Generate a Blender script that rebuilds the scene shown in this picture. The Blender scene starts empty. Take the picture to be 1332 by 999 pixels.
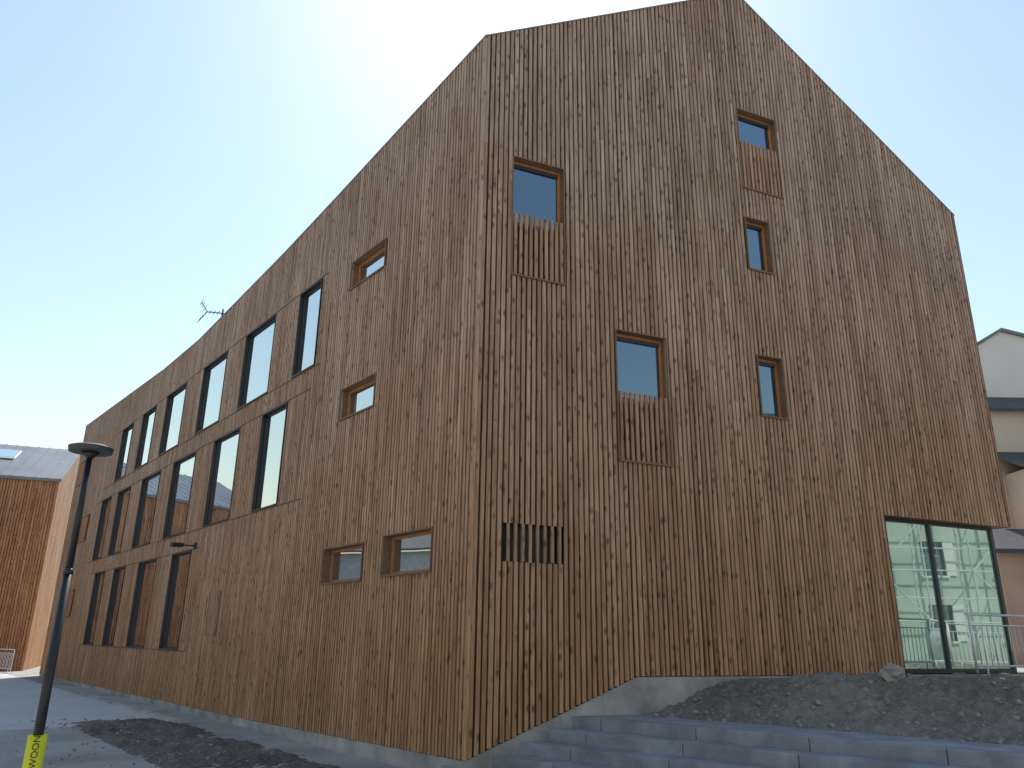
import bpy, math, random
from mathutils import Vector, noise
random.seed(7)
S=bpy.context.scene
COL=bpy.context.collection

# ------------------------------------------------------------------ helpers
def az(a):
    a=math.radians(a); return Vector((math.sin(a),math.cos(a),0))
def empty(name,loc=(0,0,0)):
    e=bpy.data.objects.new(name,None); e.empty_display_size=.3; COL.objects.link(e); return e
class B:
    def __init__(s): s.v=[];s.f=[];s.r=[];s.t=[]
    def poly(s,pts,r=0.0,t=None):
        i=len(s.v); s.v+= [tuple(p) for p in pts]; s.f.append(tuple(range(i,i+len(pts))))
        s.r+=[r]*len(pts); s.t+= (t if t else [(p[0],p[2],p[1]) for p in pts])
    def hexa(s,p,r=0.0,t=None):
        i=len(s.v); s.v+=[tuple(q) for q in p]
        for a in ((0,1,2,3),(7,6,5,4),(0,4,5,1),(1,5,6,2),(2,6,7,3),(3,7,4,0)):
            s.f.append(tuple(i+k for k in a))
        s.r+=[r]*8; s.t+=(t if t else [(q[0],q[2],q[1]) for q in p])
    def box(s,o,ax,ay,az_,r=0.0):
        o=Vector(o);ax=Vector(ax);ay=Vector(ay);az_=Vector(az_)
        s.hexa([o,o+ay,o+ax+ay,o+ax,o+az_,o+ay+az_,o+ax+ay+az_,o+ax+az_],r)
    def tube(s,a,b,r0,r1=None,n=12,r=0.0):
        a=Vector(a);b=Vector(b); r1=r0 if r1 is None else r1
        d=(b-a).normalized(); x=d.orthogonal().normalized(); y=d.cross(x)
        i=len(s.v)
        for c,rr in ((a,r0),(b,r1)):
            for k in range(n):
                th=2*math.pi*k/n; p=c+(x*math.cos(th)+y*math.sin(th))*rr
                s.v.append(tuple(p)); s.r.append(r); s.t.append((p[0],p[2],p[1]))
        for k in range(n): s.f.append((i+k,i+(k+1)%n,i+n+(k+1)%n,i+n+k))
        s.f.append(tuple(i+k for k in reversed(range(n)))); s.f.append(tuple(i+n+k for k in range(n)))
    def make(s,name,mat,parent=None,smooth=False,bevel=0):
        m=bpy.data.meshes.new(name); m.from_pydata(s.v,[],s.f)
        a=m.attributes.new('rnd','FLOAT','POINT'); a.data.foreach_set('value',s.r)
        a=m.attributes.new('fuv','FLOAT_VECTOR','POINT'); a.data.foreach_set('vector',[c for t in s.t for c in t])
        m.materials.append(mat); m.update()
        import bmesh
        bm=bmesh.new(); bm.from_mesh(m); bmesh.ops.recalc_face_normals(bm,faces=bm.faces); bm.to_mesh(m); bm.free()
        if smooth:
            for p in m.polygons: p.use_smooth=len(p.vertices)==4
        o=bpy.data.objects.new(name,m); COL.objects.link(o)
        if parent: o.parent=parent
        if bevel:
            bv=o.modifiers.new('b','BEVEL'); bv.width=bevel; bv.segments=2; bv.limit_method='ANGLE'
        return o
class F:   # facade frame: u along, z up, o outwards
    def __init__(s,c,d,n): s.c=Vector((c[0],c[1],0)); s.d=Vector(d).normalized(); s.n=Vector(n).normalized()
    def P(s,u,z,o=0.0):
        p=s.c+s.d*u+s.n*o; return Vector((p.x,p.y,z))
    def box(s,b,u0,u1,z0,z1,o0,o1,r=0.0):
        pts=[(u0,z0,o0),(u0,z0,o1),(u1,z0,o1),(u1,z0,o0),(u0,z1,o0),(u0,z1,o1),(u1,z1,o1),(u1,z1,o0)]
        b.hexa([s.P(*p) for p in pts],r,[(p[0],p[1],p[2]) for p in pts])
def interp(pts):
    def g(u):
        if u<=pts[0][0]: return pts[0][1]
        for (a,b),(c,d) in zip(pts,pts[1:]):
            if u<=c: return b+(d-b)*(u-a)/(c-a)
        return pts[-1][1]
    return g
def cut(iv,z0,z1):
    out=[]
    for a,b in iv:
        if z1<=a or z0>=b: out.append((a,b)); continue
        if z0>a: out.append((a,z0))
        if z1<b: out.append((z1,b))
    return out
def slats(f,b,u0,u1,bot,top,ops,pitch=.096,w=.066,o0=-.035,o1=0.0,lmin=2.0,lmax=5.0):
    n=int(round((u1-u0)/pitch)); pitch=(u1-u0)/n
    for i in range(n):
        ww=w*random.uniform(.84,1.08)
        c=u0+(i+.5)*pitch+random.uniform(-.003,.003); a,e=c-ww/2,c+ww/2
        T0,T1=top(a),top(e); iv=[(bot(c)+random.uniform(-.006,.006),min(T0,T1))]
        for (ua,ub,za,zb) in ops:
            if ua<e-.01 and ub>a+.01: iv=cut(iv,za,zb)
        for z0,z1 in iv:
            z=z0
            while z<z1-.01:
                L=random.uniform(lmin,lmax); zz=z+L
                if zz>z1-.5: zz=z1
                r=random.random(); last=abs(zz-min(T0,T1))<1e-6
                oo=o1+random.uniform(-.005,.003)
                ta,te=(T0,T1) if last else (zz-.003,zz-.003)
                pts=[(a,z,o0),(a,z,oo),(e,z,oo),(e,z,o0),(a,ta,o0),(a,ta,oo),(e,te,oo),(e,te,o0)]
                b.hexa([f.P(*p) for p in pts],r,[(p[0],p[1],p[2]) for p in pts])
                z=zz
def backing(f,b,u0,u1,bot,top,ops,brk,o):
    us=sorted(set([u0,u1]+[x for q in ops for x in q[:2] if u0<x<u1]+[x for x in brk if u0<x<u1]))
    for a,e in zip(us,us[1:]):
        m=(a+e)/2; iv=[(bot(m),top(m))]
        for ua,ub,za,zb in ops:
            if ua<m<ub: iv=cut(iv,za,zb)
        for z0,z1 in iv:
            ta,te=(top(a),top(e)) if abs(z1-top(m))<1e-6 else (z1,z1)
            ba,be=(bot(a),bot(e)) if abs(z0-bot(m))<1e-6 else (z0,z0)
            b.poly([f.P(a,ba,o),f.P(e,be,o),f.P(e,te,o),f.P(a,ta,o)],.5,[(a,ba,0),(e,be,0),(e,te,0),(a,ta,0)])

# ------------------------------------------------------------------ materials
class N:
    def __init__(s,name):
        s.m=bpy.data.materials.new(name); s.m.use_nodes=True; s.t=s.m.node_tree; s.p=s.t.nodes['Principled BSDF']
    def n(s,ty,**k):
        x=s.t.nodes.new(ty)
        for a,v in k.items():
            if a in x.inputs.keys() and not hasattr(x,a): x.inputs[a].default_value=v
            else: setattr(x,a,v)
        return x
    def l(s,a,b): s.t.links.new(a,b)
    def math(s,op,a,b=None,c=None,clamp=False):
        x=s.t.nodes.new('ShaderNodeMath'); x.operation=op; x.use_clamp=clamp
        for i,v in enumerate((a,b,c)):
            if v is None: continue
            if isinstance(v,(int,float)): x.inputs[i].default_value=v
            else: s.l(v,x.inputs[i])
        return x.outputs[0]
    def mix(s,fac,a,b,bt='MIX'):
        x=s.t.nodes.new('ShaderNodeMix'); x.data_type='RGBA'; x.blend_type=bt
        for i,v in ((0,fac),(6,a),(7,b)):
            if isinstance(v,(int,float)): x.inputs[i].default_value=v
            elif isinstance(v,tuple): x.inputs[i].default_value=(*v,1) if len(v)==3 else v
            else: s.l(v,x.inputs[i])
        return x.outputs[2]
    def noise(s,vec,scale,detail=3,rough=.5):
        x=s.t.nodes.new('ShaderNodeTexNoise'); x.inputs['Scale'].default_value=scale; x.inputs['Detail'].default_value=detail; x.inputs['Roughness'].default_value=rough
        if vec is not None: s.l(vec,x.inputs['Vector'])
        return x.outputs['Fac']
    def ramp(s,fac,st):
        x=s.t.nodes.new('ShaderNodeValToRGB'); s.l(fac,x.inputs[0]); e=x.color_ramp.elements
        while len(e)<len(st): e.new(.5)
        for k,(p,c) in zip(e,st): k.position=p; k.color=(*c,1) if len(c)==3 else c
        return x.outputs[0]
    def bump(s,h,dist=.01,st=.5):
        x=s.t.nodes.new('ShaderNodeBump'); x.inputs['Distance'].default_value=dist; x.inputs['Strength'].default_value=st
        s.l(h,x.inputs['Height']); s.l(x.outputs[0],s.p.inputs['Normal'])

def wood_mat(name,low,high,mult=1.0,rough=.75):
    q=N(name)
    at=q.n('ShaderNodeAttribute',attribute_name='fuv'); ar=q.n('ShaderNodeAttribute',attribute_name='rnd')
    uv=at.outputs['Vector']; r=ar.outputs['Fac']
    sx=q.n('ShaderNodeSeparateXYZ'); q.l(uv,sx.inputs[0])
    off=q.n('ShaderNodeCombineXYZ'); q.l(q.math('MULTIPLY',r,3.7),off.inputs[0]); q.l(q.math('MULTIPLY',r,57.0),off.inputs[1]); q.l(q.math('MULTIPLY',r,13.0),off.inputs[2])
    ad=q.n('ShaderNodeVectorMath',operation='ADD'); q.l(uv,ad.inputs[0]); q.l(off.outputs[0],ad.inputs[1])
    def sc(v,x,y,z=1):
        m=q.n('ShaderNodeVectorMath',operation='MULTIPLY'); q.l(v,m.inputs[0]); m.inputs[1].default_value=(x,y,z); return m.outputs[0]
    grain=q.noise(sc(ad.outputs[0],60,1.6),1.0,2,.6)
    streak=q.noise(sc(ad.outputs[0],14,.9),1.0,2,.6)
    big=q.noise(sc(uv,.45,.22),1.0,3,.6)
    vo=q.n('ShaderNodeTexVoronoi'); vo.voronoi_dimensions='2D'; vo.inputs['Scale'].default_value=1.0
    q.l(sc(ad.outputs[0],7.5,3.6),vo.inputs['Vector'])
    kn=q.math('SUBTRACT',1.0,q.math('MULTIPLY',vo.outputs['Distance'],4.0),clamp=True)
    vc=q.n('ShaderNodeSeparateColor'); q.l(vo.outputs['Color'],vc.inputs[0])
    kn=q.math('MULTIPLY',kn,q.math('GREATER_THAN',vc.outputs[0],.5))
    kn=q.math('MULTIPLY',q.math('POWER',kn,.6),q.math('ADD',.35,q.math('MULTIPLY',vc.outputs[1],.6)),clamp=True)
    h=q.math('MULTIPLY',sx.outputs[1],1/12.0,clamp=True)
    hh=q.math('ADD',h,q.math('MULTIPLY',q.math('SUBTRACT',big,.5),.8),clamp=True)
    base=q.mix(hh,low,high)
    base=q.mix(q.math('MULTIPLY',r,1.0),q.mix(1.0,base,(.84,.79,.76),'MULTIPLY'),q.mix(1.0,base,(1.16,1.17,1.18),'MULTIPLY'))
    base=q.mix(1.0,base,q.ramp(grain,[(.28,(.68,.65,.63)),(.62,(1.12,1.1,1.08))]),'MULTIPLY')
    base=q.mix(1.0,base,q.ramp(streak,[(.3,(.76,.67,.60)),(.6,(1.07,1.06,1.05))]),'MULTIPLY')
    base=q.mix(1.0,base,q.ramp(big,[(.33,(.84,.84,.85)),(.66,(1.08,1.08,1.08))]),'MULTIPLY')
    base=q.mix(kn,base,(.085*mult,.035*mult,.02*mult))
    q.l(base,q.p.inputs['Base Color']); q.p.inputs['Roughness'].default_value=rough
    q.p.inputs['Specular IOR Level'].default_value=.25
    return q.m
def plain(name,c,rough=.6,metal=0,nz=.12,scale=3.0,bump=0.0,spec=.5):
    q=N(name); tc=q.n('ShaderNodeTexCoord')
    n1=q.noise(tc.outputs['Object'],scale,5,.6)
    col=q.mix(1.0,c,q.ramp(n1,[(.25,(1-nz*2,)*3),(.75,(1+nz,)*3)]),'MULTIPLY')
    q.l(col,q.p.inputs['Base Color']); q.p.inputs['Roughness'].default_value=rough; q.p.inputs['Metallic'].default_value=metal
    q.p.inputs['Specular IOR Level'].default_value=spec
    if bump: q.bump(q.noise(tc.outputs['Object'],scale*12,4,.65),bump,.6)
    return q.m
def glass_mat(name,base,refl,f0,f1=1.0,ex=2.2):
    q=N(name); tc=q.n('ShaderNodeTexCoord')
    fr=q.n('ShaderNodeLayerWeight'); fr.inputs['Blend'].default_value=.5
    fac=q.math('POWER',fr.outputs['Facing'],ex)
    fac=q.math('ADD',f0,q.math('MULTIPLY',fac,f1-f0),clamp=True)
    gl=q.n('ShaderNodeBsdfGlossy'); gl.inputs['Color'].default_value=(*refl,1); gl.inputs['Roughness'].default_value=.015
    df=q.n('ShaderNodeBsdfDiffuse'); n1=q.noise(tc.outputs['Object'],.8,3)
    q.l(q.mix(n1,base,tuple(x*.45 for x in base)),df.inputs['Color'])
    bp=q.n('ShaderNodeBump'); bp.inputs['Distance'].default_value=.004; bp.inputs['Strength'].default_value=.25
    q.l(q.noise(tc.outputs['Object'],1.3,1),bp.inputs['Height']); q.l(bp.outputs[0],gl.inputs['Normal'])
    mx=q.n('ShaderNodeMixShader'); q.l(fac,mx.inputs[0]); q.l(df.outputs[0],mx.inputs[1]); q.l(gl.outputs[0],mx.inputs[2])
    q.l(mx.outputs[0],q.t.nodes['Material Output'].inputs['Surface'])
    return q.m
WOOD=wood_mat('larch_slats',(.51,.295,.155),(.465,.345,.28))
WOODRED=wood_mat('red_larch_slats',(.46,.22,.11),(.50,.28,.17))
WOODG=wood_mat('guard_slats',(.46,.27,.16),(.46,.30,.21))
BACK=plain('cladding_membrane',(.035,.024,.017),.9)
FRAME=plain('dark_aluminium',(.03,.03,.035),.45)
OAK=plain('orange_timber_frame',(.46,.19,.06),.5,scale=8)
REV=plain('timber_reveal',(.22,.13,.075),.7,scale=8)
EDGE=plain('zinc_edge',(.30,.27,.25),.5,.3)
CONC=plain('cast_concrete',(.44,.41,.37),.85,nz=.28,scale=1.6,bump=.005)
STEPM=plain('precast_step',(.29,.305,.33),.8,nz=.24,scale=2.0,bump=.003)
ZINC=plain('zinc_roof',(.20,.22,.25),.5,.2,scale=.7)
GLASS=glass_mat('window_glass',(.012,.02,.035),(.96,.99,1.0),.62,1.0,1.3)
GLASSB=glass_mat('coated_glass',(.015,.03,.06),(.66,.83,1.0),.32)
SHOP=glass_mat('shop_glass',(.22,.40,.35),(.78,.96,.88),.42)
GREYM=plain('galvanised',(.66,.67,.68),.4,.1)
BLACK=plain('black_paint',(.018,.018,.022),.4)
YEL=plain('yellow_foam',(.80,.74,.02),.6,nz=.05)

# ------------------------------------------------------------------ main building
C=(-0.576,11.85)
DL=Vector((-.6194,.7851,0)); NL=Vector((-.7851,-.6194,0))
DR=Vector((.9164,.4003,0)); NR=Vector((.4003,-.9164,0))
fl=F(C,DL,NL); fr=F(C,DR,NR)
bld=empty('timber_clad_building')
LEN=34.2; GW=12.36
topL=interp([(0,12.32),(6,11.72),(9,11.45),(16,11.0),(20,11.02),(34.2,11.68)])
botL=interp([(0,0),(8,-.1),(34.2,-.19)])
topR=interp([(0,12.32),(6.14,15.87),(12.36,11.58)])
botR=interp([(0,0),(2.84,1.08),(12.36,1.08)])
zb0,zb1=7.53,9.70; zm0,zm1=4.50,6.93; zl0,zl1=1.24,3.88
WU=[(6.4,7.6),(9.15,11.25),(12.8,14.92),(16.7,18.9),(20.33,22.1),(23.6,25.25)]
WM=[(7.75,9.25),(10.85,12.9),(14.55,16.8),(18.3,20.6),(22.25,24.1),(25.3,26.9)]
WL=[(13.65,15.45),(17.1,19.2),(21.1,22.65),(24.1,25.8)]
big=[(a,b,zb0,zb1) for a,b in WU]+[(a,b,zm0,zm1) for a,b in WM]+[(a,b,zl0,zl1) for a,b in WL]
small=[(3.35,4.84,8.85,9.49),(3.4,4.84,5.88,6.53),(3.42,5.02,2.6,3.25),(1.1,2.65,2.63,3.3)]
farw=[(32.3,33.7,8.5,9.65),(29.0,30.6,5.5,6.65),(29.3,31.1,2.3,3.4)]
ventL=(10.8,11.6,1.6,2.68)
opsL=big+small+farw+[ventL]
seams=[(6.05,27.2,zb0-.06,zb0-.03),(6.05,27.2,zb1+.03,zb1+.05),(6.45,27.9,zm0-.06,zm0-.03),(6.45,27.9,zm1+.03,zm1+.06),(13.0,26.6,zl0-.06,zl0-.03),(13.0,26.6,zl1+.03,zl1+.06)]
guards=[(.6,1.61,7.55,9.88,8.74),(2.63,3.68,4.51,6.87,5.73),(5.84,6.88,10.65,12.6,11.78)]
plainR=[(5.81,6.41,8.76,9.93),(5.80,6.40,5.69,6.90)]
ventR=(.54,1.55,2.73,3.31)
glz=(8.68,12.5,1.09,4.02)
opsR=[g[:4] for g in guards]+plainR+[ventR,glz]
b=B(); slats(fl,b,.02,LEN,botL,topL,opsL+seams)
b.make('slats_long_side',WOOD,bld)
b=B(); slats(fr,b,.02,GW,botR,topR,opsR)
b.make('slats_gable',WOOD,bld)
b=B(); backing(fl,b,0,LEN,botL,topL,opsL,[6,9,16,20],-.036); backing(fr,b,0,GW,botR,topR,opsR,[2.84,6.14],-.036)
b.make('membrane',BACK,bld)
fs=F(fr.P(GW,0),DL,-NL)
sops=[(-.2,3.0,1.09,4.02)]
topS=interp([(0,11.58),(16,10.9),(34.2,11.4)]); botS=lambda u:.9
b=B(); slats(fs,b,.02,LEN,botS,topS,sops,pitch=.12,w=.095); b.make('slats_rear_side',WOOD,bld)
b=B(); backing(fs,b,0,LEN,botS,topS,sops,[16],-.036)
fe=F(fl.P(LEN,0),DR,-NR)
topE=interp([(0,11.68),(6.14,12.8),(12.36,11.4)])
backing(fe,b,0,GW,lambda u:-.2,topE,[],[6.14],-.036); b.make('membrane_rear',BACK,bld)
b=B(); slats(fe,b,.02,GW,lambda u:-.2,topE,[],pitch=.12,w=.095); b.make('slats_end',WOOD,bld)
# roof
b=B()
rid=interp([(0,15.87),(16,12.2),(34.2,12.8)])
us=[0,3,6,9,12,16,20,27,34.2]
for a,e in zip(us,us[1:]):
    def pt(u,k):
        base=fl.P(u,0)
        if k==0: p=base; z=topL(u)
        elif k==1: p=base+DR*6.14; z=rid(u)
        else: p=base+DR*12.36; z=topS(u)
        return Vector((p.x,p.y,z+.012))
    b.poly([pt(a,0),pt(e,0),pt(e,1),pt(a,1)]); b.poly([pt(a,1),pt(e,1),pt(e,2),pt(a,2)])
b.make('roof',ZINC,bld)
b=B()
def strip(f,pts,h=.03,o0=-.04,o1=.012):
    for (a,za),(e,ze) in zip(pts,pts[1:]):
        P=[(a,za,o0),(a,za,o1),(e,ze,o1),(e,ze,o0),(a,za+h,o0),(a,za+h,o1),(e,ze+h,o1),(e,ze+h,o0)]
        b.hexa([f.P(*p) for p in P])
strip(fl,[(u,topL(u)+.001) for u in (0,6,9,16,20,34.2)])
strip(fr,[(0,12.321),(6.14,15.871),(12.36,11.581)])
b.make('roof_edge_trim',EDGE,bld)
b=B()
b.hexa([fl.P(.03,0,-.03),fl.P(.03,0,.004),fr.P(.03,0,.004),fr.P(.03,0,-.03),fl.P(.03,12.3,-.03),fl.P(.03,12.3,.004),fr.P(.03,12.3,.004),fr.P(.03,12.3,-.03)],.8)
b.make('corner_board',WOOD,bld)
b=B()
for (a,e,z0,z1) in seams[:6]: fl.box(b,a,e,z0+.004,z1-.004,-.034,.010)
b.make('band_flashings',REV,bld)
# windows
bf,bo,bg,bgb,br,bd,bk=B(),B(),B(),B(),B(),B(),B()
def reveal(f,bb,w,d):
    u0,u1,z0,z1=w
    for q in ([(u0,z0),(u0,z1)],[(u1,z0),(u1,z1)],[(u0,z0),(u1,z0)],[(u0,z1),(u1,z1)]):
        (a,za),(e,ze)=q
        bb.poly([f.P(a,za,-.001),f.P(e,ze,-.001),f.P(e,ze,-d),f.P(a,za,-d)])
def window(f,w,d,fw,bfr,bgl,brv,mull=None,trim=True,bt=None):
    u0,u1,z0,z1=w
    reveal(f,brv,w,d+.08)
    u0+=.003;u1-=.003;z0+=.003;z1-=.003
    f.box(bfr,u0,u0+fw,z0,z1,-d-.06,-d); f.box(bfr,u1-fw,u1,z0,z1,-d-.06,-d)
    f.box(bfr,u0+fw,u1-fw,z0,z0+fw,-d-.06,-d-.001); f.box(bfr,u0+fw,u1-fw,z1-fw,z1,-d-.06,-d-.001)
    iu0,iu1,iz0,iz1=u0+fw,u1-fw,z0+fw,z1-fw
    if mull:
        m0=mull-.12
        f.box(bfr,iu0,iu1,m0-.03,m0+.03,-d-.055,-d-.002)
        f.box(bk,iu0,iu1,iz0,m0-.03,-d-.05,-d-.02); iz0=m0+.03
    f.box(bgl,iu0,iu1,iz0,iz1,-d-.05,-d-.02)
    if trim:
        t=.022; B2=bt if bt is not None else bd
        f.box(B2,u0-t,u0,z0-t,z1+t,-.03,.018); f.box(B2,u1,u1+t,z0-t,z1+t,-.03,.018)
        f.box(B2,u0,u1,z1,z1+t,-.03,.0181); f.box(B2,u0-.02,u1+.02,z0-t-.01,z0-.001,-.2,.035)
for w in big: window(fl,w,.075,.045,bf,bg,bd)
for w in small: window(fl,w,.15,.055,bo,bg,br,bt=br)
for w in farw: window(fl,w,.10,.07,bo,bg,br,bt=br)
for g in guards: window(fr,g[:4],.13,.06,bo,bgb,br,mull=g[4]+.0,bt=br)
for w in plainR: window(fr,w,.13,.06,bo,bgb,br,bt=br)
bf.make('window_frames_dark',FRAME,bld); bo.make('window_frames_timber',OAK,bld); bk.make('window_lower_panels',BACK,bld)
bg.make('window_panes',GLASS,bld); bgb.make('window_panes_gable',GLASSB,bld)
b=B()
for g in guards+[p_+(0,) for p_ in plainR]:
    fr.box(b,g[0]+.064,g[1]-.064,g[3]-.13,g[3]-.064,-.145,-.115)
b.make('blind_cassettes',FRAME,bld)
b=B()
for u0,u1,z0,z1,zs in guards:
    slats(fr,b,u0+.01,u1-.01,lambda u:z0+.0,lambda u:zs,[],pitch=.1,w=.058,o0=-.02,o1=.02,lmin=9,lmax=9)
slats(fl,b,ventL[0],ventL[1],lambda u:ventL[2],lambda u:ventL[3],[],pitch=.1,w=.06,o0=-.05,o1=0,lmin=9,lmax=9)
slats(fr,b,ventR[0],ventR[1],lambda u:ventR[2],lambda u:ventR[3],[],pitch=.125,w=.05,o0=-.05,o1=0,lmin=9,lmax=9)
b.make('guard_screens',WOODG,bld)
b=B()
for f,v in ((fl,ventL),(fr,ventR)):
    reveal(f,b,v,.2); f.box(b,v[0],v[1],v[2],v[3],-.22,-.2)
b.make('vent_boxes',BLACK,bld)
b=B()
for w in farw: slats(fl,b,w[0]+.5,w[1]-.02,lambda u:w[2]+.02,lambda u:w[3]-.02,[],pitch=.1,w=.07,o0=-.04,o1=.01)
b.make('shutters',WOODRED,bld)
# glazed corner
bs=B(); d=.28
fr.box(bs,8.74,12.02,1.17,3.96,-d-.04,-d-.02)
fs2=F(fr.P(12.06,0,-d),DL,-NL)
fs2.box(bs,.06,2.9,1.17,3.96,-.04,-.02)
bs.make('shop_panes',SHOP,bld)
for u0,u1,z0,z1 in ((8.68,8.74,1.09,4.02),(10.12,10.20,1.17,3.96),(12.0,12.09,1.09,4.02)): fr.box(bd,u0,u1,z0,z1,-d-.07,-d+.02)
fr.box(bd,8.74,12.0,1.09,1.17,-d-.07,-d+.015); fr.box(bd,8.74,12.0,3.96,4.02,-d-.07,-d+.015)
fs2.box(bd,.06,2.95,1.09,1.17,-.07,0); fs2.box(bd,.06,2.95,3.96,4.02,-.07,0); fs2.box(bd,2.9,2.98,1.17,3.96,-.07,0)
b=B(); fr.box(b,8.60,8.675,1.09,4.02,-d-.2,-.037); b.make('glazing_jamb',REV,bld)
b=B()
b.poly([fr.P(8.6,4.03,-.037),fr.P(12.36,4.03,-.037),Vector((*(fr.P(12.36,0)+DL*3.1).xy,4.03)),Vector((*(fr.P(8.6,0)+DL*3.1).xy,4.03))])
b.make('soffit',REV,bld)
br.make('window_reveals_timber',REV,bld); bd.make('window_reveals_dark',FRAME,bld)
b=B()
for a,e in ((0,8),(8,34.2)):
    P=[(a,-.6,-.5),(a,-.6,-.02),(e,-.6,-.02),(e,-.6,-.5),(a,botL(a)-.01,-.5),(a,botL(a)-.01,-.02),(e,botL(e)-.01,-.02),(e,botL(e)-.01,-.5)]
    b.hexa([fl.P(*p) for p in P])
for a,e in ((0,2.84),(2.84,12.30)):
    P=[(a,-.6,-.6),(a,-.6,-.015),(e,-.6,-.015),(e,-.6,-.6),(a,botR(a)-.01,-.6),(a,botR(a)-.01,-.015),(e,botR(e)-.01,-.015),(e,botR(e)-.01,-.6)]
    b.hexa([fr.P(*p) for p in P])
b.make('foundation',CONC,bld)
wl=empty('wall_light'); b=B()
b.tube(fl.P(13.35,3.99,0),fl.P(13.35,3.99,.42),.02); fl.box(b,13.2,13.5,3.93,4.03,.36,.66); fl.box(b,13.27,13.43,3.9,4.08,0.01,.04)
b.make('lamp_body',BLACK,wl)
an=empty('tv_antenna'); b=B()
p=fl.P(15.9,10.7,-.6); b.tube(p,p+Vector((0,0,1.55)),.026)
t=p+Vector((0,0,1.4)); dirb=Vector((.8,.5,.12)).normalized(); b.tube(t-dirb*.5,t+dirb*.55,.018)
sd=Vector((-.5,.8,.0)).normalized()
for i in range(8):
    c=t+dirb*(-.4+i*.13); L=.16+.02*i; b.tube(c-sd*L,c+sd*L,.011,n=6)
for s in (-1,1):
    c=t-dirb*.5; b.tube(c,c+Vector((0,0,.33*s))-dirb*.22,.014); 
    for k in (.12,.24,.33): 
        m=c+Vector((0,0,k*s))-dirb*(.22*k/.33); b.tube(m-sd*.28,m+sd*.28,.009,n=6)
b.make('aerial',plain('aerial_metal',(.04,.04,.045),.5,.3),an)

# ------------------------------------------------------------------ ground
G0=-.28
def ground_mat(name,c1,c2,c3,sc=1.0,bump=.01,pebble=0.4):
    q=N(name); tc=q.n('ShaderNodeTexCoord'); v=tc.outputs['Object']
    a=q.noise(v,.35*sc,5,.65); f=q.noise(v,9*sc,5,.75); g=q.noise(v,55*sc,3,.7)
    col=q.mix(q.ramp(a,[(.38,(0,0,0)),(.62,(1,1,1))]),c1,c2)
    col=q.mix(q.ramp(f,[(.45,(0,0,0)),(.72,(pebble,)*3)]),col,c3)
    col=q.mix(1.0,col,q.ramp(g,[(.3,(.72,)*3),(.7,(1.2,)*3)]),'MULTIPLY')
    q.l(col,q.p.inputs['Base Color']); q.p.inputs['Roughness'].default_value=.95; q.p.inputs['Specular IOR Level'].default_value=.2
    q.bump(q.math('ADD',f,q.math('MULTIPLY',g,.5)),bump,.8)
    return q.m
PAVE=ground_mat('compacted_gravel',(.29,.275,.26),(.44,.425,.405),(.55,.53,.51),1.6,.02,.6)
SOIL=ground_mat('bare_soil',(.17,.14,.115),(.27,.23,.19),(.38,.34,.30),1.3,.03,.8)
b=B()
R=500
b.poly([(-R,-R,G0),(R,-R,G0),(R,R,G0),(-R,R,G0)]); b.make('ground',PAVE)
def grid(name,mat,org,ex,ey,nx,ny,hf,parent=None):
    vs=[];fs_=[]
    for j in range(ny+1):
        for i in range(nx+1):
            p=Vector(org)+Vector(ex)*(i/nx)+Vector(ey)*(j/ny); s=i/nx; t=j/ny
            vs.append((p.x,p.y,hf(p,s,t)))
    for j in range(ny):
        for i in range(nx):
            k=j*(nx+1)+i; fs_.append((k,k+1,k+nx+2,k+nx+1))
    m=bpy.data.meshes.new(name); m.from_pydata(vs,[],fs_); m.materials.append(mat)
    for pl in m.polygons: pl.use_smooth=True
    o=bpy.data.objects.new(name,m); COL.objects.link(o); return o
def sst(x,a,b_):
    t=max(0,min(1,(x-a)/(b_-a))); return t*t*(3-2*t)
def fbm(p,s,o=4): return noise.fractal(Vector((p.x*s,p.y*s,.3)),1.0,2.0,o)
def hs(p,s,t):
    e=sst(s,0,.12)*(1-sst(s,.8,1))*sst(t,0,.12)*(1-sst(t,.7,1))
    return G0-.03+e*(.04+.09*max(0,fbm(p,.9)+.35)+.06*fbm(p,4))
SOIL2=ground_mat('dark_soil',(.10,.085,.07),(.18,.15,.125),(.32,.29,.26),1.3,.03,.7)
grid('soil_patch',SOIL2,fl.P(.5,0,3.1),DL*11.5,NL*-2.6,260,80,hs)
kb=empty('kerb'); b=B()
for i in range(6):
    fl.box(b,9.5+i*1.6,9.5+i*1.6+1.57,G0-.1,G0+.06,.75,.95)
b.make('kerb_stones',CONC,kb,bevel=.01)
b=B(); fl.box(b,10.2,LEN+6,G0-.1,G0+.004,.95,5.2)
b.make('pavement',ground_mat('pale_pavement',(.50,.50,.50),(.57,.565,.555),(.60,.59,.58),.8,.004))
st=empty('stone_steps'); b=B()
n=az(130); pq=az(40); rise=.16
for k in range(6):
    u=1.68-.42*k; z=.53-rise*k; o=fr.P(u,0)
    depth=.395 if k else .95
    s=-.5
    off=(k*.37)%1.2
    while s<13:
        L=1.5 if s>-.5 else 1.0+off*.5
        q=o+n*s
        b.box((q.x,q.y,z-.30),n*(L-.008),pq*depth,(0,0,.30+random.uniform(-.003,.003)),random.random())
        s+=L
b.make('step_blocks',STEPM,st,bevel=.01)
W0=fr.P(1.68,0)
def hu(p,s,t):
    qd=(p-W0).dot(pq); sd_=(p-W0).dot(n); gd=(p-fr.c).dot(NR)
    z=.49+.50*sst(qd,.8,3.4)+.02*sst(qd,3,8)
    lump=.12*fbm(p,.8)+.08*abs(fbm(p,2.6))+.05*fbm(p,8,3)
    z+=lump*sst(qd,.75,1.7)
    z+=.16*math.exp(-((sd_-2.6)/1.4)**2-((qd-2.6)/1.0)**2)
    if gd<.9: z=min(z,1.04)
    return z
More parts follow.
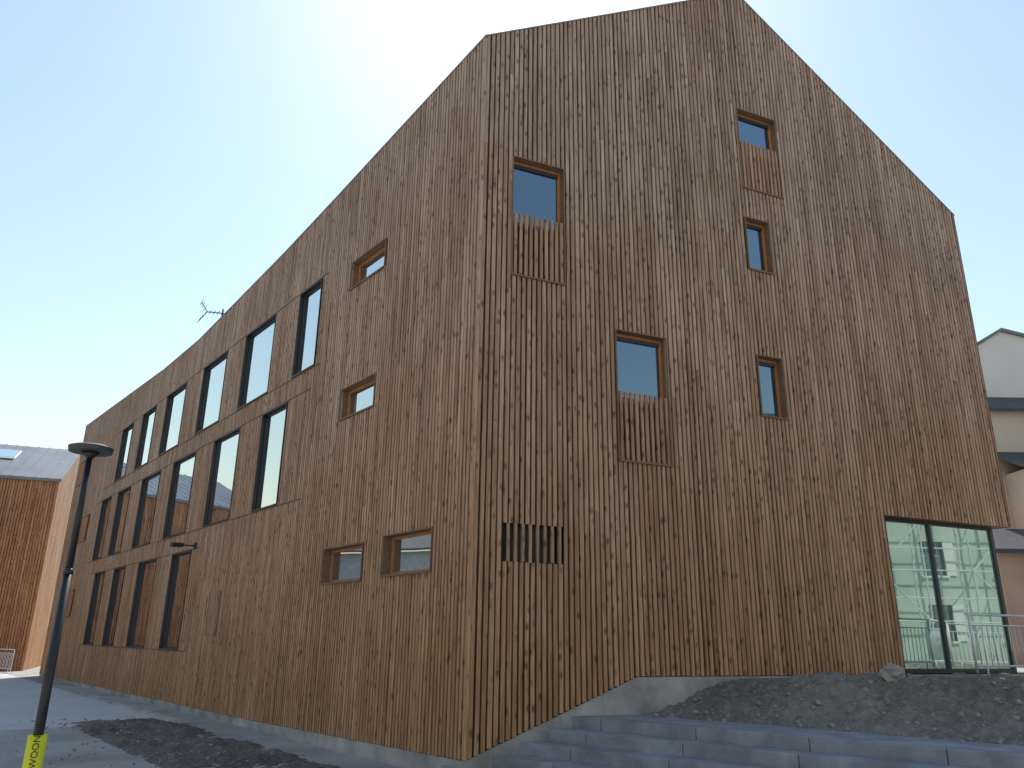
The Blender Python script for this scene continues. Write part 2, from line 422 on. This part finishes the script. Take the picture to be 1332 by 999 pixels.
grid('soil_mound',SOIL,W0+n*-3.2+pq*.72,n*17,pq*12,420,300,hu)
b=B(); o=W0+n*-25+pq*11.5
b.poly([Vector((*(o).xy,1.0)),Vector((*(o+n*60).xy,1.0)),Vector((*(o+n*60+pq*70).xy,1.0)),Vector((*(o+pq*70).xy,1.0))])
b.make('upper_ground',PAVE)
def rock(name,loc,r,sc=(1,.8,.6),mat=CONC,sub=3):
    import bmesh
    bm=bmesh.new(); bmesh.ops.create_icosphere(bm,subdivisions=sub,radius=r)
    for v in bm.verts:
        nn=noise.cell(v.co*2.2/r+Vector(loc))*.18+noise.noise(v.co*1.4/r+Vector(loc))*.5
        v.co=v.co*(1+nn*.6); v.co.x*=sc[0];v.co.y*=sc[1];v.co.z*=sc[2]
    m=bpy.data.meshes.new(name); bm.to_mesh(m); bm.free(); m.materials.append(mat)
    o_=bpy.data.objects.new(name,m); COL.objects.link(o_); o_.location=loc; o_.rotation_euler=(0,0,random.random()*6); return o_
pr=Vector((5.75,12.4,0)); rock('rock',(pr.x,pr.y,hu(pr,0,0)+.07),.21)
STONE=plain('rubble_stone',(.33,.30,.27),.9,nz=.2)
import bmesh
bm=bmesh.new()
for i in range(1700):
    if i<1200:
        p=W0+n*random.uniform(-1,9)+pq*(.95+5*random.random()**1.5); z=hu(p,0,0); rr=random.choice([.01,.015,.015,.02,.02,.03,.045])
        if (p-fr.c).dot(NR)<.1: continue
    else:
        s_=random.random();t_=random.random(); p=fl.P(.5+11.5*s_,0,3.1-2.6*t_+(random.random()**3)*2); z=max(hs(p,s_,t_),G0); rr=random.choice([.008,.012,.02,.03])
    rr*=random.uniform(.7,1.4)
    ret=bmesh.ops.create_icosphere(bm,subdivisions=1,radius=rr)
    for v in ret['verts']:
        v.co=Vector((v.co.x*random.uniform(.7,1.3),v.co.y*random.uniform(.7,1.3),v.co.z*random.uniform(.5,.9)))+Vector((p.x,p.y,z+rr*.2))
m=bpy.data.meshes.new('rubble'); bm.to_mesh(m); bm.free(); m.materials.append(STONE); COL.objects.link(bpy.data.objects.new('rubble',m))

# ------------------------------------------------------------------ street lamp
sl=empty('street_lamp'); lx,ly=-4.56,8.29; b=B()
b.tube((lx,ly,G0),(lx,ly,2.2),.05,.042,20); b.tube((lx,ly,2.2),(lx,ly,3.42),.036,.030,20)
b.tube((lx,ly,2.18),(lx,ly,2.24),.05,.04,20); b.tube((lx,ly,G0),(lx,ly,G0+.03),.14,.14,20)
b.tube((lx,ly,3.40),(lx,ly,3.47),.03,.10,24)
b.make('post',BLACK,sl,smooth=True)
b=B(); b.tube((lx,ly,3.47),(lx,ly,3.52),.215,.225,40); b.tube((lx,ly,3.52),(lx,ly,3.545),.225,.16,40)
b.make('head',plain('lamp_head_grey',(.05,.05,.055),.4),sl,smooth=False)
b=B(); b.tube((lx,ly,G0+.03),(lx,ly,.66),.085,.085,24); b.make('yellow_sleeve',YEL,sl,smooth=True)
tx=bpy.data.curves.new('label','FONT'); tx.body='SWOON'; tx.size=.085; tx.extrude=.001; tx.materials.append(BLACK); tx.align_x='CENTER'; tx.align_y='CENTER'
to=bpy.data.objects.new('label',tx); COL.objects.link(to); to.parent=sl
fc=(Vector((0,0,0))-Vector((lx,ly,0))).normalized()
to.location=Vector((lx,ly,.50))+fc*.0875
from mathutils import Matrix
zx=fc; xx=Vector((0,0,1)); yy=zx.cross(xx)
to.rotation_euler=Matrix((xx,yy,zx)).transposed().to_euler()

# ------------------------------------------------------------------ left background building
lb=empty('timber_house')
cc=(-25.3,43.4); dw=az(-110); dg=az(-23)
fa=F(cc,dw,-dg); fb=F(cc,dg,-dw)
LH=15
b=B(); slats(fa,b,.02,LH,lambda u:G0,lambda u:9.8,[],pitch=.14,w=.115)
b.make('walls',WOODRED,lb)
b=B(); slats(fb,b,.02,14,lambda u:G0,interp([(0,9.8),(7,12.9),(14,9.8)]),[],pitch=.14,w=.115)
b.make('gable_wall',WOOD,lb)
b=B(); backing(fa,b,0,LH,lambda u:G0,lambda u:9.8,[],[],-.036); backing(fb,b,0,14,lambda u:G0,interp([(0,9.8),(7,12.9),(14,9.8)]),[],[7],-.036)
b.make('membrane',BACK,lb)
b=B()
def Q(u,g,z): 
    p=Vector((cc[0],cc[1],0))+dw*u+dg*g; return Vector((p.x,p.y,z))
b.poly([Q(-.1,-.12,9.8),Q(LH,-.12,9.8),Q(LH,7,12.95),Q(-.1,7,12.95)]); b.poly([Q(-.1,7,12.95),Q(LH,7,12.95),Q(LH,14,9.8),Q(-.1,14,9.8)])
b.box(Q(-.1,-.14,9.66),dw*LH,dg*.1,(0,0,.16))
for i in range(25):
    u=i*.6
    a0=Q(u,-.1,9.83); b.hexa([a0,a0+dw*.03,Q(u+.03,7,12.98),Q(u,7,12.98),a0+Vector((0,0,.04)),a0+dw*.03+Vector((0,0,.04)),Q(u+.03,7,13.02),Q(u,7,13.02)])
b.make('roof',ZINC,lb)
b=B()
b.hexa([Q(3.0,3.4,11.42),Q(4.6,3.4,11.42),Q(4.6,5.0,12.14),Q(3.0,5.0,12.14),Q(3.0,3.4,11.54),Q(4.6,3.4,11.54),Q(4.6,5.0,12.26),Q(3.0,5.0,12.26)])
b.make('skylight',GLASS,lb)

# ------------------------------------------------------------------ right neighbours
CREAM=plain('cream_render',(.66,.55,.44),.9,nz=.06,scale=.6,bump=.003)
WHITE=plain('white_render',(.74,.72,.69),.9,nz=.05,scale=.5)
PINK=plain('pinkish_render',(.50,.34,.26),.9,nz=.12,scale=.8)
SLATE=plain('slate_roof',(.06,.062,.07),.6,nz=.2,scale=4)
nh=empty('rendered_house')
def blk(bb,x0,x1,y0,y1,z0,z1): bb.box((x0,y0,z0),(x1-x0,0,0),(0,y1-y0,0),(0,0,z1-z0))
b=B(); blk(b,17.3,27,30,40,.9,12.2)
b.poly([(17.3,30,12.2),(27,30,12.2),(20.2,30,14.0)])
b.make('upper_wall',WHITE,nh)
b=B()
b.hexa([(17.0,29.85,12.1),(17.0,40,12.1),(20.2,40,14.0),(20.2,29.85,14.0),(17.0,29.85,12.22),(17.0,40,12.22),(20.2,40,14.12),(20.2,29.85,14.12)])
b.hexa([(20.2,29.85,14.0),(20.2,40,14.0),(27.3,40,12.1),(27.3,29.85,12.1),(20.2,29.85,14.12),(20.2,40,14.12),(27.3,40,12.22),(27.3,29.85,12.22)])
b.make('gable_roof',ZINC,nh)
b=B(); blk(b,17.6,29,28.6,29.99,.9,10.2); b.make('middle_wall',CREAM,nh)
b=B(); blk(b,18.4,29,27.0,28.59,.9,7.65); b.make('lower_wall',CREAM,nh)
b=B()
def lean(x0,x1,y0,y1,z0,z1,t=.14): b.hexa([(x0,y0,z0),(x1,y0,z0),(x1,y1,z1),(x0,y1,z1),(x0,y0,z0+t),(x1,y0,z0+t),(x1,y1,z1+t),(x0,y1,z1+t)])
lean(17.3,29.3,28.3,29.98,10.05,11.0); lean(18.0,29.3,26.7,28.58,7.5,8.4); lean(15.0,29.3,24.6,26.98,4.35,5.3)
b.make('slate_roofs',SLATE,nh)
b=B(); blk(b,15.4,29,25.0,26.98,.9,4.45); b.make('outbuilding_wall',PINK,nh)
b=B()
for x,y,z in ((20.9,28.55,8.7),(23,28.55,8.7),(20.4,26.95,5.9),(22.6,26.95,5.9),(17,24.95,2.2),(19.4,24.95,2.2)): blk(b,x,x+.8,y,y+.06,z,z+1.0)
b.make('windows',GLASS,nh)
def townhouse(c,ad,an_,L,h,wall,nwin,scaf=False,z0=G0):
    rh=empty('townhouse'); f2=F(c,az(ad),az(an_)); st_=L/nwin
    ops=[(st_*(i+.3),st_*(i+.3)+1.1,z,z+1.6) for i in range(nwin) for z in (z0+1.2,z0+4.1,z0+7.0) if z+1.8<h]
    b=B(); backing(f2,b,0,L,lambda u:z0,lambda u:h,ops,[],0); f2.box(b,0,L,z0,h-.05,-8,-.3); b.make('walls',wall,rh)
    b=B()
    for w in ops: f2.box(b,w[0],w[1],w[2],w[3],-.2,-.15)
    b.make('windows',GLASS,rh)
    b=B()
    for w in ops: f2.box(b,w[0]-.1,w[1]+.1,w[2]-.1,w[2]-.001,-.1,.08); f2.box(b,w[0]+.5,w[0]+.58,w[2],w[3],-.15,-.1); f2.box(b,w[0]-.5,w[0],w[2],w[3],.02,.06)
    b.make('sills_and_shutters',WHITE,rh)
    b=B(); b.hexa([f2.P(-.4,h,.5),f2.P(L+.4,h,.5),f2.P(L+.4,h+3,-4),f2.P(-.4,h+3,-4),f2.P(-.4,h+.15,.5),f2.P(L+.4,h+.15,.5),f2.P(L+.4,h+3.15,-4),f2.P(-.4,h+3.15,-4)]); b.make('roof',SLATE,rh)
    if scaf:
        sc=empty('scaffolding'); b=B()
        for i in range(9):
            u=1+i*2.2
            for o_ in (.7,1.6): b.tube(f2.P(u,z0,o_),f2.P(u,h+.6,o_),.045,n=6)
            for z in (2.6,4.8,7.0,9.0):
                b.tube(f2.P(u,z,.7),f2.P(u,z,1.6),.03,n=6)
            if i%2==0 and i<8: b.tube(f2.P(u,2.6,1.62),f2.P(u+2.2,4.8,1.62),.035,n=6); b.tube(f2.P(u+2.2,4.8,1.62),f2.P(u,7,1.62),.035,n=6)
        for z in (2.6,4.8,7.0,9.0):
            for dz in (0,1.0): b.tube(f2.P(1,z+dz,1.6),f2.P(18.6,z+dz,1.6),.03,n=6)
        b.make('frame',GREYM,sc)
PALEG=plain('pale_green_render',(.52,.56,.48),.9,nz=.15,scale=.4)
townhouse((38,16),225,-45,24,10.4,PALEG,7,True,.6)
townhouse((16,-17),270,0,17,8.6,WHITE,5)  # unseen row behind the camera, added to bounce sunlight onto the facades
townhouse((-1.5,-18),270,0,16,9.6,CREAM,5)
townhouse((-18,-17),282,12,18,8.8,WHITE,6)
townhouse((-38,8),-10,80,34,7.4,plain('grey_render',(.42,.46,.47),.9),9)

# ------------------------------------------------------------------ crowd barriers
def barrier(p,d,L=2.2,h=1.1):
    e=empty('crowd_barrier'); b=B(); p=Vector(p); d=Vector(d).normalized(); s=Vector((-d.y,d.x,0)); up=Vector((0,0,1))
    b.tube(p+up*.1,p+up*h,.021); b.tube(p+d*L+up*.1,p+d*L+up*h,.021)
    b.tube(p+up*h,p+d*L+up*h,.021); b.tube(p+up*.22,p+d*L+up*.22,.018)
    b.tube(p+up*(h-.18),p+d*L+up*(h-.18),.014)
    k=int(L/.125)
    for i in range(1,k): b.tube(p+d*(L*i/k)+up*.22,p+d*(L*i/k)+up*(h-.18),.009,n=6)
    for q in (p+d*.25,p+d*(L-.25)):
        b.tube(q-s*.3+up*.02,q+s*.3+up*.02,.018); b.tube(q+up*.02,q+up*.24,.018)
    b.make('frame',GREYM,e,smooth=True)
barrier((8.35,14.75,1.04),az(72)); barrier((10.5,15.4,1.04),az(95)); barrier((12.8,15.2,1.0),az(60))
barrier((-24.2,40.5,G0),az(-60))

# ------------------------------------------------------------------ light
SA,SE=0.0,51.0
w=bpy.data.worlds.new('World'); S.world=w; w.use_nodes=True; nt=w.node_tree
sk=nt.nodes.new('ShaderNodeTexSky'); sk.sky_type='NISHITA'; sk.sun_disc=False; sk.sun_elevation=math.radians(SE); sk.sun_rotation=math.radians(SA)
sk.air_density=2.1; sk.dust_density=.6; sk.ozone_density=2.2
nt.links.new(sk.outputs[0],nt.nodes['Background'].inputs[0]); nt.nodes['Background'].inputs[1].default_value=.15
ld=bpy.data.lights.new('sun','SUN'); ld.energy=5; ld.angle=math.radians(.5); ld.color=(1,.95,.88)
lo=bpy.data.objects.new('sun',ld); COL.objects.link(lo)
dv=az(SA)*math.cos(math.radians(SE))+Vector((0,0,math.sin(math.radians(SE))))
lo.rotation_euler=dv.to_track_quat('Z','Y').to_euler(); lo.location=(0,0,30)
S.view_settings.view_transform='Standard'; S.view_settings.look='None'; S.view_settings.exposure=0

# ------------------------------------------------------------------ camera
cd=bpy.data.cameras.new('camera'); cam=bpy.data.objects.new('camera',cd); COL.objects.link(cam); S.camera=cam
cd.sensor_width=36; cd.lens=27.43; cd.clip_end=2000
fw=Vector((0,.9503,.3113)).normalized(); rt=Vector((.9999,-.00423,.0129)); rt=(rt-fw*rt.dot(fw)).normalized(); upv=rt.cross(fw)
mw=Matrix((rt,upv,-fw)).transposed().to_4x4(); mw.translation=Vector((0,0,1.6)); cam.matrix_world=mw
